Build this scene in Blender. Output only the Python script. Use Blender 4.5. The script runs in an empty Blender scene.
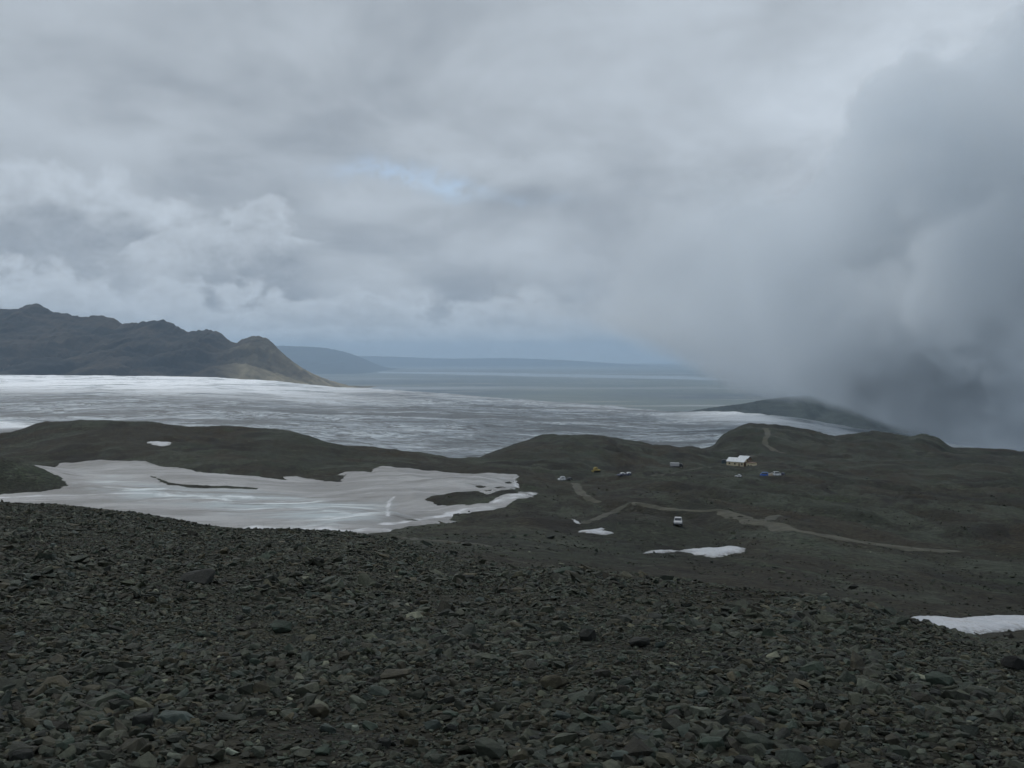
import bpy, bmesh, math, random
import numpy as np
from mathutils import Vector, Matrix
from mathutils.bvhtree import BVHTree

random.seed(7)
RNG = np.random.default_rng(11)
sc = bpy.context.scene
COL = sc.collection
R = math.radians
F = 1024.0          # focal length in pixels; the eye is the world origin, level line at row 355
CX, HY = 512.0, 355.0

# ------------------------------------------------------------------ noise (numpy)
def _hash(ix, iy, seed):
    h = (ix.astype(np.int64) * 374761393 + iy.astype(np.int64) * 668265263 + seed * 1442695041) & 0xFFFFFFFF
    h = ((h ^ (h >> 13)) * 1274126177) & 0xFFFFFFFF
    h = h ^ (h >> 16)
    return (h & 0xFFFF) / 65535.0
def perlin(x, y, seed=0):
    x = np.asarray(x, float); y = np.asarray(y, float)
    ix = np.floor(x).astype(np.int64); iy = np.floor(y).astype(np.int64)
    fx = x - ix; fy = y - iy
    ux = fx * fx * fx * (fx * (fx * 6 - 15) + 10); uy = fy * fy * fy * (fy * (fy * 6 - 15) + 10)
    def g(dx, dy):
        a = _hash(ix + dx, iy + dy, seed) * 2 * np.pi
        return np.cos(a) * (fx - dx) + np.sin(a) * (fy - dy)
    n0 = g(0, 0) * (1 - ux) + g(1, 0) * ux
    n1 = g(0, 1) * (1 - ux) + g(1, 1) * ux
    return (n0 * (1 - uy) + n1 * uy) * 1.5
def fbm(x, y, octaves=4, seed=0, gain=0.5):
    v = 0; a = 1.0
    for k in range(octaves):
        v = v + a * perlin(x * 2 ** k, y * 2 ** k, seed + k * 17); a *= gain
    return v
def ridged(x, y, octaves=4, seed=0, gain=0.5):
    v = 0; a = 1.0
    for k in range(octaves):
        v = v + a * (1 - np.abs(perlin(x * 2 ** k, y * 2 ** k, seed + k * 17)) * 2); a *= gain
    return v
def sstep(a, b, x):
    t = np.clip((x - a) / (b - a), 0, 1); return t * t * (3 - 2 * t)

# ------------------------------------------------------------------ monotone cubic interpolation
def pchip_rows(X, Y, xq):
    """X, Y: (K, P) knots per point, xq: (P,)."""
    h = np.diff(X, axis=0); dl = np.diff(Y, axis=0) / h
    K = X.shape[0]
    m = np.zeros_like(Y)
    for k in range(1, K - 1):
        a, b = dl[k - 1], dl[k]
        w1 = 2 * h[k] + h[k - 1]; w2 = h[k] + 2 * h[k - 1]
        with np.errstate(divide='ignore', invalid='ignore'):
            hm = (w1 + w2) / (w1 / a + w2 / b)
        m[k] = np.where(a * b > 0, hm, 0)
    m[0], m[-1] = dl[0], dl[-1]
    xq = np.clip(xq, X[0], X[-1])
    idx = np.clip((xq[None, :] >= X).sum(0) - 1, 0, K - 2)
    P = np.arange(X.shape[1])
    x0, y0, hh = X[idx, P], Y[idx, P], h[idx, P]
    y1 = Y[idx + 1, P]; m0, m1 = m[idx, P], m[idx + 1, P]
    t = (xq - x0) / hh
    return (2*t**3 - 3*t**2 + 1)*y0 + (t**3 - 2*t**2 + t)*hh*m0 + (-2*t**3 + 3*t**2)*y1 + (t**3 - t**2)*hh*m1
def curve(pts, c):
    pts = sorted(pts)
    x = np.array([p[0] for p in pts], float); y = np.array([p[1] for p in pts], float)
    c = np.asarray(c, float).ravel()
    return pchip_rows(np.repeat(x[:, None], len(c), 1), np.repeat(y[:, None], len(c), 1), c)

# ------------------------------------------------------------------ the lie of the land
# each knot: distance along the view axis and the level it reaches, over the bearing
CREST = [(-700,480),(-300,490),(0,503),(60,506),(120,512),(170,520),(240,530),(300,531),(340,533),(390,541),(430,555),(470,566),
         (512,571),(562,570),(600,573),(640,577),(737,590),(800,598),(862,607),(912,622),(962,639),(1006,654),(1024,661),(1200,705),(1724,760)]
CREST_D = [(-700,46),(0,46),(250,40),(390,30),(460,21),(520,17),(600,15),(740,13),(860,11),(960,9.3),(1024,8.6),(1724,7)]
def k_of(*p): return list(p)
KN = [
 (60,  [(-700,500),(0,514),(240,541),(390,548),(470,561),(512,572),(562,580),(640,592),(740,606),(862,628),(912,640),(962,646),(1024,647),(1724,700)]),
 (120, [(-700,520),(0,532),(240,549),(390,547),(470,551),(512,553),(562,557),(640,568),(740,577),(862,592),(960,604),(1024,610),(1724,640)]),
 (200, [(-700,541),(0,543),(240,546),(390,540),(470,533),(520,530),(580,534),(640,532),(700,537),(770,541),(862,556),(960,565),(1024,568),(1724,590)]),
 (300, [(-700,512),(0,512),(240,512),(390,511),(470,505),(520,501),(580,504),(640,503),(700,507),(770,513),(862,523),(960,530),(1024,532),(1724,545)]),
 (420, [(-700,468),(0,468),(130,463),(240,468),(320,474),(390,469),(470,473),(520,478),(580,485),(640,486),(700,488),(770,493),(862,500),(1024,505),(1724,510)]),
 (520, [(-700,448),(0,446),(130,440),(240,446),(320,456),(390,461),(470,466),(520,468),(580,474),(640,475),(700,475),(770,480),(862,486),(1024,488),(1724,490)]),
 (640, [(-700,440),(-200,440),(0,437),(16,434),(44,424.6),(93,420),(148,423),(208,428.5),(262,430),(306,438),(350,446.5),(405,450),(440,456),(470,459.5),
        (500,457),(530,457),(560,458),(590,461),(640,466),(700,467),(740,470),(800,473),(862,476),(1024,476),(1724,476)]),
 (900, [(-700,455),(0,452),(93,442),(208,447),(306,454),(405,463),(470,463),(485,456),(500,450),(530,440),(560,435),(590,435),(610,438),(640,443),
        (665,447),(690,448),(710,453),(740,456),(800,457),(862,458),(1024,462),(1724,462)]),
 (1300,[(-700,480),(0,475),(470,475),(560,460),(640,460),(690,452),(712,447),(722,436),(738,427),(752,422.5),(773,424),(798,428),(817,431),(833,434.5),
        (852,433),(871,430.5),(890,433),(909,436),(921,434),(934,436.5),(953,447),(969,449),(1000,450),(1024,452),(1200,452),(1724,450)]),
 (1750,[(-700,500),(470,500),(1724,492)]),
 (3200,[(-700,547),(1724,547)]),
 (70000,[(-700,363.9),(1724,363.9)]),
]
AZM = math.atan(1.18)
def hmap(x, y):
    az = np.arctan2(x, y); r = np.hypot(x, y)
    a = np.clip(az, -AZM, AZM)
    return CX + F * np.tan(a), np.maximum(r * np.cos(a), 0.5)
def H(x, y):
    x = np.asarray(x, float).ravel(); y = np.asarray(y, float).ravel()
    out = np.empty(len(x))
    for s in range(0, len(x), 200000):
        out[s:s+200000] = _H(x[s:s+200000], y[s:s+200000])
    return out
_cg = np.linspace(-700, 1724, 1213)
_CREST, _CRESTD = curve(CREST, _cg), curve(CREST_D, _cg)
_KN = [(d, curve(p, _cg)) for d, p in KN]
def _H(x, y):
    c, d = hmap(x, y)
    yc, dc = np.interp(c, _cg, _CREST), np.interp(c, _cg, _CRESTD)
    sc_ = (yc - HY) / F
    D = [np.full_like(c, 0.5), np.full_like(c, 4.4)]; S = [np.full_like(c, 3.45), np.full_like(c, (768 - HY) / F)]
    # between the feet and the crest: an almost even slope, a touch convex
    z0, z1 = -4.4 * (768 - HY) / F, -dc * sc_
    for t in (0.4, 0.8):
        dm = 4.4 + (dc - 4.4) * t
        D.append(dm); S.append(-(z0 + (z1 - z0) * t ** 1.12) / dm)
    D.append(dc); S.append(sc_)
    for dk, yk in _KN:
        D.append(np.full_like(c, dk)); S.append((np.interp(c, _cg, yk) - HY) / F)
    z = -d * np.exp(pchip_rows(np.log(np.array(D)), np.log(np.array(S)), np.log(d)))
    # hummock standing in the old snow on the left
    z = z + 11.5 * np.exp(-(((x + 205) / 30) ** 2 + ((y - 372) / 24) ** 2)) + 4.0 * np.exp(-(((x + 178) / 14) ** 2 + ((y - 362) / 16) ** 2))
    n = sstep(2, 6, d)
    z = z + n * (0.05 * perlin(x / 1.9, y / 1.9, 3) + 0.03 * perlin(x / .7, y / .7, 4)) * (1 - sstep(300, 900, d))
    m = sstep(50, 150, d) * (1 - sstep(2000, 4000, d))
    flat = 1 - 0.75 * sstep(-30, -60, x) * sstep(245, 270, y) * (1 - sstep(380, 420, y))
    z = z + m * flat * (2.2 * fbm(x / 48, y / 60, 5, 5, .55) * (.5 + .5 * sstep(100, 350, d)) + 2.4 * sstep(350, 700, d) * fbm(x / 150, y / 170, 4, 8))
    g = sstep(120, 260, d) * sstep(-20, 40, x) * (1 - sstep(1700, 2500, d))
    z = z - g * 4.5 * (.5 + .5 * sstep(150, 600, d)) * np.clip(ridged((x + .4 * y) / 75, (y - .3 * x) / 120, 4, 21) - .75, 0, 2)
    return z

# ------------------------------------------------------------------ mesh helpers
def link(o, parent=None):
    COL.objects.link(o)
    if parent is not None: o.parent = parent
    return o
def mesh_np(name, V, faces, mat, smooth=True, attrs=None):
    """V (n,3); faces (m,k) array."""
    me = bpy.data.meshes.new(name)
    faces = np.asarray(faces, np.int32); m, k = faces.shape
    me.vertices.add(len(V)); me.vertices.foreach_set('co', np.asarray(V, np.float32).ravel())
    me.loops.add(m * k); me.loops.foreach_set('vertex_index', faces.ravel())
    me.polygons.add(m); me.polygons.foreach_set('loop_start', np.arange(0, m * k, k, dtype=np.int32))
    me.polygons.foreach_set('use_smooth', np.full(m, smooth, bool))
    for an, arr in (attrs or {}).items():
        if arr.ndim == 2:
            a = me.attributes.new(an, 'FLOAT_COLOR', 'POINT'); a.data.foreach_set('color', np.asarray(arr, np.float32).ravel())
        else:
            a = me.attributes.new(an, 'FLOAT', 'POINT'); a.data.foreach_set('value', np.asarray(arr, np.float32))
    me.update(calc_edges=True)
    if mat: me.materials.append(mat)
    return me
def obj(name, me, parent=None):
    return link(bpy.data.objects.new(name, me), parent)
def grid_faces(nr, nc, wrap=False):
    i = np.arange(nr - 1)[:, None]; j = np.arange(nc if wrap else nc - 1)[None, :]
    j2 = (j + 1) % nc
    return np.stack(np.broadcast_arrays(i * nc + j, i * nc + j2, (i + 1) * nc + j2, (i + 1) * nc + j), -1).reshape(-1, 4)
def tag(o, label=None, cat=None, group=None, kind=None):
    if label: o['label'] = label
    if cat: o['category'] = cat
    if group: o['group'] = group
    if kind: o['kind'] = kind
    return o

# ------------------------------------------------------------------ node helpers
class NT:
    def __init__(s, tree): s.t = tree; s.n = tree.nodes; s.l = tree.links
    def node(s, kind, **kw):
        n = s.n.new(kind)
        for k, v in kw.items(): setattr(n, k, v)
        return n
    def put(s, sock, v):
        if isinstance(v, bpy.types.NodeSocket): s.l.new(v, sock)
        elif v is not None: sock.default_value = v
    def m(s, op, a, b=None, c=None, clamp=False):
        n = s.node('ShaderNodeMath', operation=op, use_clamp=clamp)
        s.put(n.inputs[0], a)
        if b is not None: s.put(n.inputs[1], b)
        if c is not None: s.put(n.inputs[2], c)
        return n.outputs[0]
    def add(s, a, b): return s.m('ADD', a, b)
    def sub(s, a, b): return s.m('SUBTRACT', a, b)
    def mul(s, a, b): return s.m('MULTIPLY', a, b)
    def ramp(s, v, a, b, lo=0.0, hi=1.0, smooth=True):
        n = s.node('ShaderNodeMapRange', interpolation_type='SMOOTHSTEP' if smooth else 'LINEAR')
        s.put(n.inputs['Value'], v)
        for k, x in (('From Min', a), ('From Max', b), ('To Min', lo), ('To Max', hi)): s.put(n.inputs[k], x)
        return n.outputs[0]
    def comb(s, x, y, z=0.0):
        n = s.node('ShaderNodeCombineXYZ'); s.put(n.inputs[0], x); s.put(n.inputs[1], y); s.put(n.inputs[2], z); return n.outputs[0]
    def sep(s, v):
        n = s.node('ShaderNodeSeparateXYZ'); s.put(n.inputs[0], v); return n.outputs
    def noise(s, vec, scale, detail=4, rough=.5, dist=0.0, color=False, dims='3D'):
        n = s.node('ShaderNodeTexNoise', noise_dimensions=dims)
        if vec is not None: s.put(n.inputs['Vector'], vec)
        n.inputs['Scale'].default_value = scale; n.inputs['Detail'].default_value = detail
        n.inputs['Roughness'].default_value = rough; n.inputs['Distortion'].default_value = dist
        return n.outputs['Color'] if color else n.outputs[0]
    def vmap(s, vec, scale=(1,1,1), rot=(0,0,0), loc=(0,0,0)):
        n = s.node('ShaderNodeMapping'); s.put(n.inputs['Vector'], vec)
        n.inputs['Scale'].default_value = scale; n.inputs['Rotation'].default_value = rot; n.inputs['Location'].default_value = loc
        return n.outputs[0]
    def mix(s, f, a, b, blend='MIX'):
        n = s.node('ShaderNodeMix', data_type='RGBA', blend_type=blend)
        s.put(n.inputs[0], f)
        for i, v in ((6, a), (7, b)):
            if isinstance(v, tuple) and len(v) == 3: v = v + (1,)
            s.put(n.inputs[i], v)
        return n.outputs[2]
    def attr(s, name, out=2):
        return s.node('ShaderNodeAttribute', attribute_name=name).outputs[out]
    def pos(s): return s.node('ShaderNodeNewGeometry').outputs['Position']
    def bump(s, h, strength, dist):
        n = s.node('ShaderNodeBump'); s.put(n.inputs['Height'], h); n.inputs['Strength'].default_value = strength
        n.inputs['Distance'].default_value = dist; return n.outputs[0]
def material(name):
    m = bpy.data.materials.new(name); m.use_nodes = True
    t = NT(m.node_tree); b = m.node_tree.nodes['Principled BSDF']
    return m, t, b
def plain_mat(name, col, rough=.7, metal=0., vary=.12, scale=3.0, spec=.4):
    m, t, b = material(name)
    tc = t.node('ShaderNodeTexCoord').outputs['Object']
    f = t.noise(tc, scale, 5, .6)
    d = t.mix(t.ramp(f, .3, .7), tuple(c * (1 - vary) for c in col), tuple(min(1, c * (1 + vary)) for c in col))
    t.put(b.inputs['Base Color'], d); b.inputs['Roughness'].default_value = rough
    b.inputs['Metallic'].default_value = metal; b.inputs['Specular IOR Level'].default_value = spec
    return m

# ------------------------------------------------------------------ materials
def ground_material():
    m, t, b = material('stony_ground')
    p = t.pos()
    big = t.noise(p, .011, 5, .55, .6); mid = t.noise(t.vmap(p, (1, .8, 1)), .07, 5, .6, .4); fine = t.noise(p, .9, 6, .7); grit = t.noise(p, 7, 4, .7)
    c = t.mix(t.ramp(big, .42, .58), (.021, .0195, .0135), (.020, .0245, .0165))
    c = t.mix(t.mul(t.ramp(t.noise(t.vmap(p, (1, .5, 1)), .026, 4, .55, .8), .50, .60), .85), c, (.038, .044, .033))
    c = t.mix(t.mul(t.ramp(t.noise(t.vmap(p, (1, .5, 1)), .019, 4, .55, .5), .52, .62), .85), c, (.024, .0195, .012))
    c = t.mix(t.mul(t.ramp(t.noise(p, .045, 4, .55, .5), .58, .68), .7), c, (.027, .036, .022))
    c = t.mix(t.mul(t.ramp(t.noise(t.vmap(p, (1, .45, 1), (0, 0, .3)), .030, 5, .58, .8), .53, .62), .8), c, (.008, .0078, .006))
    c = t.mix(t.mul(t.ramp(mid, .52, .64), .6), c, (.015, .016, .012))
    c = t.mix(t.mul(t.ramp(t.noise(p, .16, 6, .68, .5), .56, .68), .6), c, (.050, .051, .041))
    c = t.mix(1.0, c, t.mix(t.ramp(fine, .3, .7), (.5, .5, .5), (1.55, 1.55, 1.52)), 'MULTIPLY')
    v = t.node('ShaderNodeTexVoronoi'); t.put(v.inputs['Vector'], p); v.inputs['Scale'].default_value = 14
    vs = t.sep(v.outputs['Color'])[0]
    c = t.mix(1.0, c, t.mix(vs, (.55, .55, .56), (1.45, 1.43, 1.38)), 'MULTIPLY')
    v2 = t.node('ShaderNodeTexVoronoi'); t.put(v2.inputs['Vector'], t.vmap(p, (1, 1, .2))); v2.inputs['Scale'].default_value = 1.1
    c = t.mix(1.0, c, t.mix(t.ramp(t.sep(v2.outputs['Color'])[0], 0, 1), (.72, .72, .72), (1.3, 1.3, 1.28)), 'MULTIPLY')
    st = t.mul(t.ramp(v2.outputs['Distance'], .28, .1), t.mul(t.ramp(t.sep(v2.outputs['Color'])[1], .88, .92), t.ramp(mid, .45, .6)))
    c = t.mix(t.mul(st, .7), c, (.11, .115, .10))
    t.put(b.inputs['Base Color'], c); b.inputs['Roughness'].default_value = .95; b.inputs['Specular IOR Level'].default_value = .2
    h = t.add(t.mul(v.outputs['Distance'], -.05), t.add(t.mul(grit, .03), t.add(t.mul(fine, .25), t.mul(v2.outputs['Distance'], -.3))))
    t.put(b.inputs['Normal'], t.bump(h, .9, 1.0))
    return m
def stone_material(name, source):
    m, t, b = material(name)
    if source == 'attr': col = t.attr('stone_colour', 0)
    else: col = t.node('ShaderNodeObjectInfo').outputs['Color']
    p = t.pos()
    n1 = t.noise(p, 22, 6, .65); n2 = t.noise(p, 110, 4, .7)
    c = t.mix(1.0, col, t.mix(t.ramp(n1, .3, .7), (.62, .63, .64), (1.38, 1.36, 1.32)), 'MULTIPLY')
    c = t.mix(t.mul(t.ramp(t.noise(p, 45, 4, .6, .5), .64, .74), .5), c, (.11, .115, .10))
    c = t.mix(t.mul(t.ramp(t.noise(p, 31, 3, .6), .62, .72), .45), c, (.035, .027, .018))
    t.put(b.inputs['Base Color'], c); b.inputs['Roughness'].default_value = .82; b.inputs['Specular IOR Level'].default_value = .3
    t.put(b.inputs['Normal'], t.bump(t.add(t.mul(n1, .6), t.mul(n2, .3)), .8, .02))
    return m
def snow_material(name, dirty=True):
    m, t, b = material(name)
    p = t.pos()
    st = t.noise(t.vmap(p, (.022, .055, .0), (0, 0, R(-8))), 1.0, 8, .68, .4)
    sp = t.noise(p, .35, 5, .65, .6); fine = t.noise(p, 2.2, 4, .6)
    if dirty:
        c = t.mix(t.ramp(st, .38, .66), (.175, .174, .17), (.315, .316, .314))
        sl = t.mul(t.attr('slush'), t.ramp(t.noise(t.vmap(p, (.03, .075, 0), (0, 0, R(-10))), 1.0, 7, .68, .6), .38, .58))
        c = t.mix(sl, c, (.33, .375, .39))
        sl2 = t.mul(t.attr('slush'), t.ramp(t.noise(t.vmap(p, (.035, .10, 0), (0, 0, R(-14)), (5, 3, 0)), 1.0, 7, .68, .7), .52, .60))
        c = t.mix(sl2, c, (.56, .60, .61))
        dk = t.ramp(t.noise(t.vmap(p, (.03, .12, 0), (0, 0, R(-12)), (9, 1, 0)), 1.0, 7, .68, .5), .56, .68)
        c = t.mix(t.mul(dk, .6), c, (.085, .078, .072))
        c = t.mix(t.mul(t.attr('clean'), .85), c, (.55, .56, .58))
    else:
        c = t.mix(t.ramp(sp, .35, .7), (.36, .375, .40), (.48, .495, .52))
        c = t.mix(t.mul(t.ramp(t.add(t.mul(fine, .5), t.mul(sp, .5)), .5, .62), .55), c, (.24, .22, .20))
        c = t.mix(t.mul(t.mul(t.attr('rim'), t.ramp(t.noise(p, 1.1, 5, .7), .38, .58)), .8), c, (.13, .125, .11))
    t.put(b.inputs['Base Color'], c); b.inputs['Roughness'].default_value = .65; b.inputs['Specular IOR Level'].default_value = .3
    t.put(b.inputs['Normal'], t.bump(t.add(t.mul(sp, .5), t.mul(fine, .12)), .5, .6))
    return m
def glacier_material():
    m, t, b = material('glacier_ice')
    p = t.pos()
    w = t.noise(p, .0012, 3, .5, color=True)
    pw = t.node('ShaderNodeVectorMath', operation='MULTIPLY_ADD'); t.put(pw.inputs[0], w); pw.inputs[1].default_value = (420, 420, 0); t.put(pw.inputs[2], p)
    q = pw.outputs[0]
    q = t.vmap(q, (1, 1, 0), (0, 0, R(-14)))
    band = t.noise(t.vmap(q, (.0022, .0042, 0)), 1.0, 6, .62, .4)
    stri = t.noise(t.vmap(q, (.0085, .0135, 0)), 1.0, 6, .7, .5)
    crev = t.noise(t.vmap(q, (.032, .034, 0)), 1.0, 5, .72, .4)
    firn_and_sun = t.attr('firn_and_sun')  # clean firn, plus sunlight on the far ice put into the colour
    c = t.mix(t.ramp(band, .36, .62), (.115, .14, .16), (.30, .34, .37))
    c = t.mix(t.mul(t.ramp(stri, .51, .59), .75), c, (.46, .51, .54))
    c = t.mix(t.mul(t.mul(t.ramp(stri, .47, .36), t.ramp(band, .66, .42)), .85), c, (.05, .062, .07))
    c = t.mix(t.mul(t.ramp(crev, .44, .32), t.ramp(firn_and_sun, .7, .2, .2, .8)), c, (.09, .10, .105))
    for sc2, th, am in (((.0036, .0068, 0), .014, .8), ((.0085, .015, 0), .022, .75), ((.024, .034, 0), .03, .6)):
        ln = t.m('ABSOLUTE', t.sub(t.noise(t.vmap(q, sc2, (0, 0, 0), (sc2[0] * 900, 3, 0)), 1.0, 4, .6, .4), .5))
        c = t.mix(t.mul(t.mul(t.ramp(ln, th, th * .5), am), t.ramp(firn_and_sun, .9, .3, .25, 1.0)), c, (.032, .04, .045))
    mor = t.noise(t.vmap(q, (.0013, .0060, 0), (0, 0, 0), (4, 2, 0)), 1.0, 5, .62, .6)
    c = t.mix(t.mul(t.mul(t.ramp(mor, .51, .58), t.ramp(firn_and_sun, .7, .2)), .85), c, (.045, .055, .062))
    fs = t.mul(firn_and_sun, t.ramp(t.noise(t.vmap(q, (.0030, .0030, 0)), 1.0, 7, .7, .5), .36, .52))
    c = t.mix(fs, c, (.86, .88, .90))
    t.put(b.inputs['Base Color'], c); b.inputs['Roughness'].default_value = .6; b.inputs['Specular IOR Level'].default_value = .35
    t.put(b.inputs['Normal'], t.bump(t.add(t.mul(stri, 3.0), t.mul(crev, 1.5)), .8, 1.0))
    return m
def mountain_material(name, a, b_, tan, amt):
    m, t, b = material(name)
    p = t.pos()
    n = t.noise(t.vmap(p, (1, 1, 2.4)), .0022, 6, .6, .8); f = t.noise(p, .012, 6, .7)
    c = t.mix(t.ramp(n, .36, .64), a, b_)
    c = t.mix(1.0, c, t.mix(t.ramp(f, .3, .7), (.6, .6, .6), (1.4, 1.4, 1.38)), 'MULTIPLY')
    if amt: c = t.mix(t.mul(t.attr('sunlit_scree'), t.ramp(t.noise(p, .0045, 5, .6, .6), .32, .56, .35, 1.0)), c, tan)  # warm sunlight on the spur painted as a tan rock colour
    t.put(b.inputs['Base Color'], c); b.inputs['Roughness'].default_value = .95; b.inputs['Specular IOR Level'].default_value = .15
    t.put(b.inputs['Normal'], t.bump(t.add(t.mul(f, 22), t.mul(n, 30)), .8, 1.0))
    return m
def plain_material():
    m, t, b = material('lowland')
    p = t.pos()
    a = t.noise(t.vmap(p, (.00014, .00028, 0), (0, 0, R(-20))), 1.0, 6, .6, .8)
    f = t.noise(t.vmap(p, (.0005, .0016, 0), (0, 0, R(-15))), 1.0, 5, .6, .6)
    c = t.mix(t.ramp(a, .36, .62), (.065, .075, .08), (.11, .125, .10))
    c = t.mix(t.ramp(f, .52, .70), c, (.22, .21, .17))
    c = t.mix(t.ramp(t.noise(t.vmap(p, (.00008, .0006, 0), (0, 0, R(-18)), (3, 2, 0)), 1.0, 5, .6, .8), .56, .66), c, (.28, .29, .29))
    t.put(b.inputs['Base Color'], c); b.inputs['Roughness'].default_value = .9
    return m
MAT_GROUND = ground_material()
MAT_SCREE = stone_material('scree_stone', 'attr')
MAT_STONE = stone_material('loose_stone', 'object')
MAT_OLD_SNOW = snow_material('old_dirty_snow', True)
MAT_SNOW = snow_material('white_snow', False)
MAT_ICE = glacier_material()
MAT_MOUNT = mountain_material('dark_rock_mountain', (.012, .011, .010), (.046, .035, .024), (.40, .34, .22), 1)
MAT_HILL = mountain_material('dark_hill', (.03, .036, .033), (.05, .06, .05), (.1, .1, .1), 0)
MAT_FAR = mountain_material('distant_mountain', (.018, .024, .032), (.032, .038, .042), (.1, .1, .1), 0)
MAT_PLAIN = plain_material()
MAT_TRACK = plain_mat('gravel_track', (.053, .053, .042), .95, vary=.35, scale=.25, spec=.2)

# ------------------------------------------------------------------ ground
az_in = np.arctan((np.arange(-140, 1165, 1.5) - CX) / F)
step = az_in[1] - az_in[0]
az_out = np.linspace(az_in[-1], az_in[0] + 2 * math.pi, 170)[1:-1]
AZ = np.concatenate([az_in, az_out])
RR = np.concatenate([np.geomspace(.35, 1750, 620), np.geomspace(1800, 72000, 50)])
gx = RR[:, None] * np.sin(AZ)[None, :]; gy = RR[:, None] * np.cos(AZ)[None, :]
gz = H(gx, gy).reshape(gx.shape)
GV = np.stack([gx, gy, gz], -1).reshape(-1, 3)
GF = grid_faces(len(RR), len(AZ), True)
cap = np.arange(len(AZ))                                     # close the small hole under the eye
me = mesh_np('ground', GV, GF[:, ::-1], MAT_GROUND)
ground = obj('ground', me); tag(ground, kind='structure')
_bv = None
def bvh():
    global _bv
    if _bv is None:
        nr = int((RR < 2600).sum())
        nc = len(az_in)
        sub = GV.reshape(len(RR), len(AZ), 3)[:nr, :nc].reshape(-1, 3)
        _bv = BVHTree.FromPolygons(sub.tolist(), grid_faces(nr, nc).tolist())
    return _bv
O3 = Vector((0, 0, 0))
def hit(px, py, beyond=0.0):
    d = Vector(((px - CX) / F, 1, (HY - py) / F))
    p = bvh().ray_cast(d * beyond, d.normalized())[0]
    if p is None: raise ValueError(f'no ground at {px},{py}')
    return p
def gz_at(x, y):
    p = bvh().ray_cast(Vector((x, y, 50)), Vector((0, 0, -1)))[0]
    return p.z if p else float(H([x], [y])[0])

# ------------------------------------------------------------------ plain, lagoon, far mountains
pv = np.array([(-90000, 2600, -598), (90000, 2600, -598), (90000, 71000, -598), (-90000, 71000, -598)])
tag(obj('plain', mesh_np('plain', pv, [[0, 1, 2, 3]], MAT_PLAIN)), kind='structure')
def water_sheet(name, near, far, mat, z=-597.4):
    cs = np.linspace(near[0][0], near[-1][0], 120)
    yn = curve(near, cs) + .25 * fbm(cs / 24, cs * 0, 4, 31); yf = curve(far, cs) + .25 * fbm(cs / 24, cs * 0 + 3, 4, 33)
    yf = np.minimum(yf, yn - .02)
    V = []
    for y in (yn, yf):
        d = -z * F / (y - HY); V.append(np.stack([(cs - CX) / F * d, d, np.full_like(d, z)], -1))
    V = np.concatenate(V); n = len(cs); j = np.arange(n - 1)
    return tag(obj(name, mesh_np(name, V, np.stack([j, j + 1, j + 1 + n, j + n], -1), mat)), kind='structure')
m, t, b = material('lagoon_water')
b.inputs['Base Color'].default_value = (.22, .25, .27, 1); b.inputs['Roughness'].default_value = .5
MAT_WATER = m
t.put(b.inputs['Normal'], t.bump(t.noise(t.pos(), .02, 3, .6), .05, 1.0))
water_sheet('lagoon', [(378, 373), (480, 375.2), (560, 377.2), (660, 379), (740, 381), (800, 382.5)], [(378, 371.6), (480, 372.4), (560, 374), (660, 376), (740, 378.6), (800, 381.5)], MAT_WATER)

def range_mesh(name, sil, d_ridge, front, back, zb, mat, amp, wl, shear=.35, seed=0, pale=None, cstep=1.0, rows=110, rough=1.0):
    c0, c1 = sil[0][0], sil[-1][0]
    cs = np.arange(c0, c1 + .01, cstep)
    zr = (HY - curve(sil, cs)) / F * d_ridge + rough * fbm(cs / 5, cs * 0 + seed, 4, seed, .6) * d_ridge / F
    x = (cs - CX) / F * d_ridge
    tt = np.concatenate([np.linspace(0, 1, rows), 1 + np.linspace(0, 1, 24)[1:]])
    T, X = np.meshgrid(tt, x, indexing='ij'); Zr = np.repeat(zr[None, :], len(tt), 0)
    fr = np.clip(T, 0, 1); bk = np.clip(T - 1, 0, 1)
    Y = d_ridge - (1 - fr) * front + bk * back
    rise = np.where(T <= 1, fr ** 1.15, (1 - bk) ** 1.3)
    Z = zb + (Zr - zb) * rise
    env = np.where(T <= 1, 1.6 * fr * (1 - fr) + .5 * fr * (1 - fr) ** .5, bk * (1 - bk))
    u = (X + shear * (d_ridge - Y)) / wl; v = Y / (wl * 2.6)
    rg = ridged(u + .25 * fbm(u * 1.3, v * 1.3, 3, seed + 5), v, 6, seed, .55) - 1.2
    Z = Z + env * amp * np.clip((Zr - zb) / (np.percentile(zr, 80) - zb), 0, 1) ** 1.5 * np.minimum(rg, .3 * (1 - .8 * fr)) + .04 * amp * fbm(X / (wl * .2), Y / (wl * .2), 4, seed + 9) * np.clip(fr * 6, 0, 1) * np.clip((1 - fr) * 8 + .25 + bk, 0, 1)
    V = np.stack([X, Y, Z], -1).reshape(-1, 3)
    at = {}
    if pale is not None:
        at['sunlit_scree'] = pale(CX + F * X / Y, fr, rg).ravel()
    me = mesh_np(name, V, grid_faces(len(tt), len(cs)), mat, True, at)
    return tag(obj(name, me), kind='structure')
SIL = [(-420,330),(-300,318),(-200,324),(-120,306),(-50,312),(0,309),(17,309),(27,305),(36,303.5),(53,311.6),(66,313.5),(83,317),(96,315.6),(113,318),(123,323.5),(143,322),(155,320.5),(163,320),
       (176,325.5),(189,331.5),(206,329.5),(217,331.5),(229,340),(234,342.5),(245,338.5),(256,336),(266,338),(276,347),(289,359),(305,371),(325,385.5),(334,392)]
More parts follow.
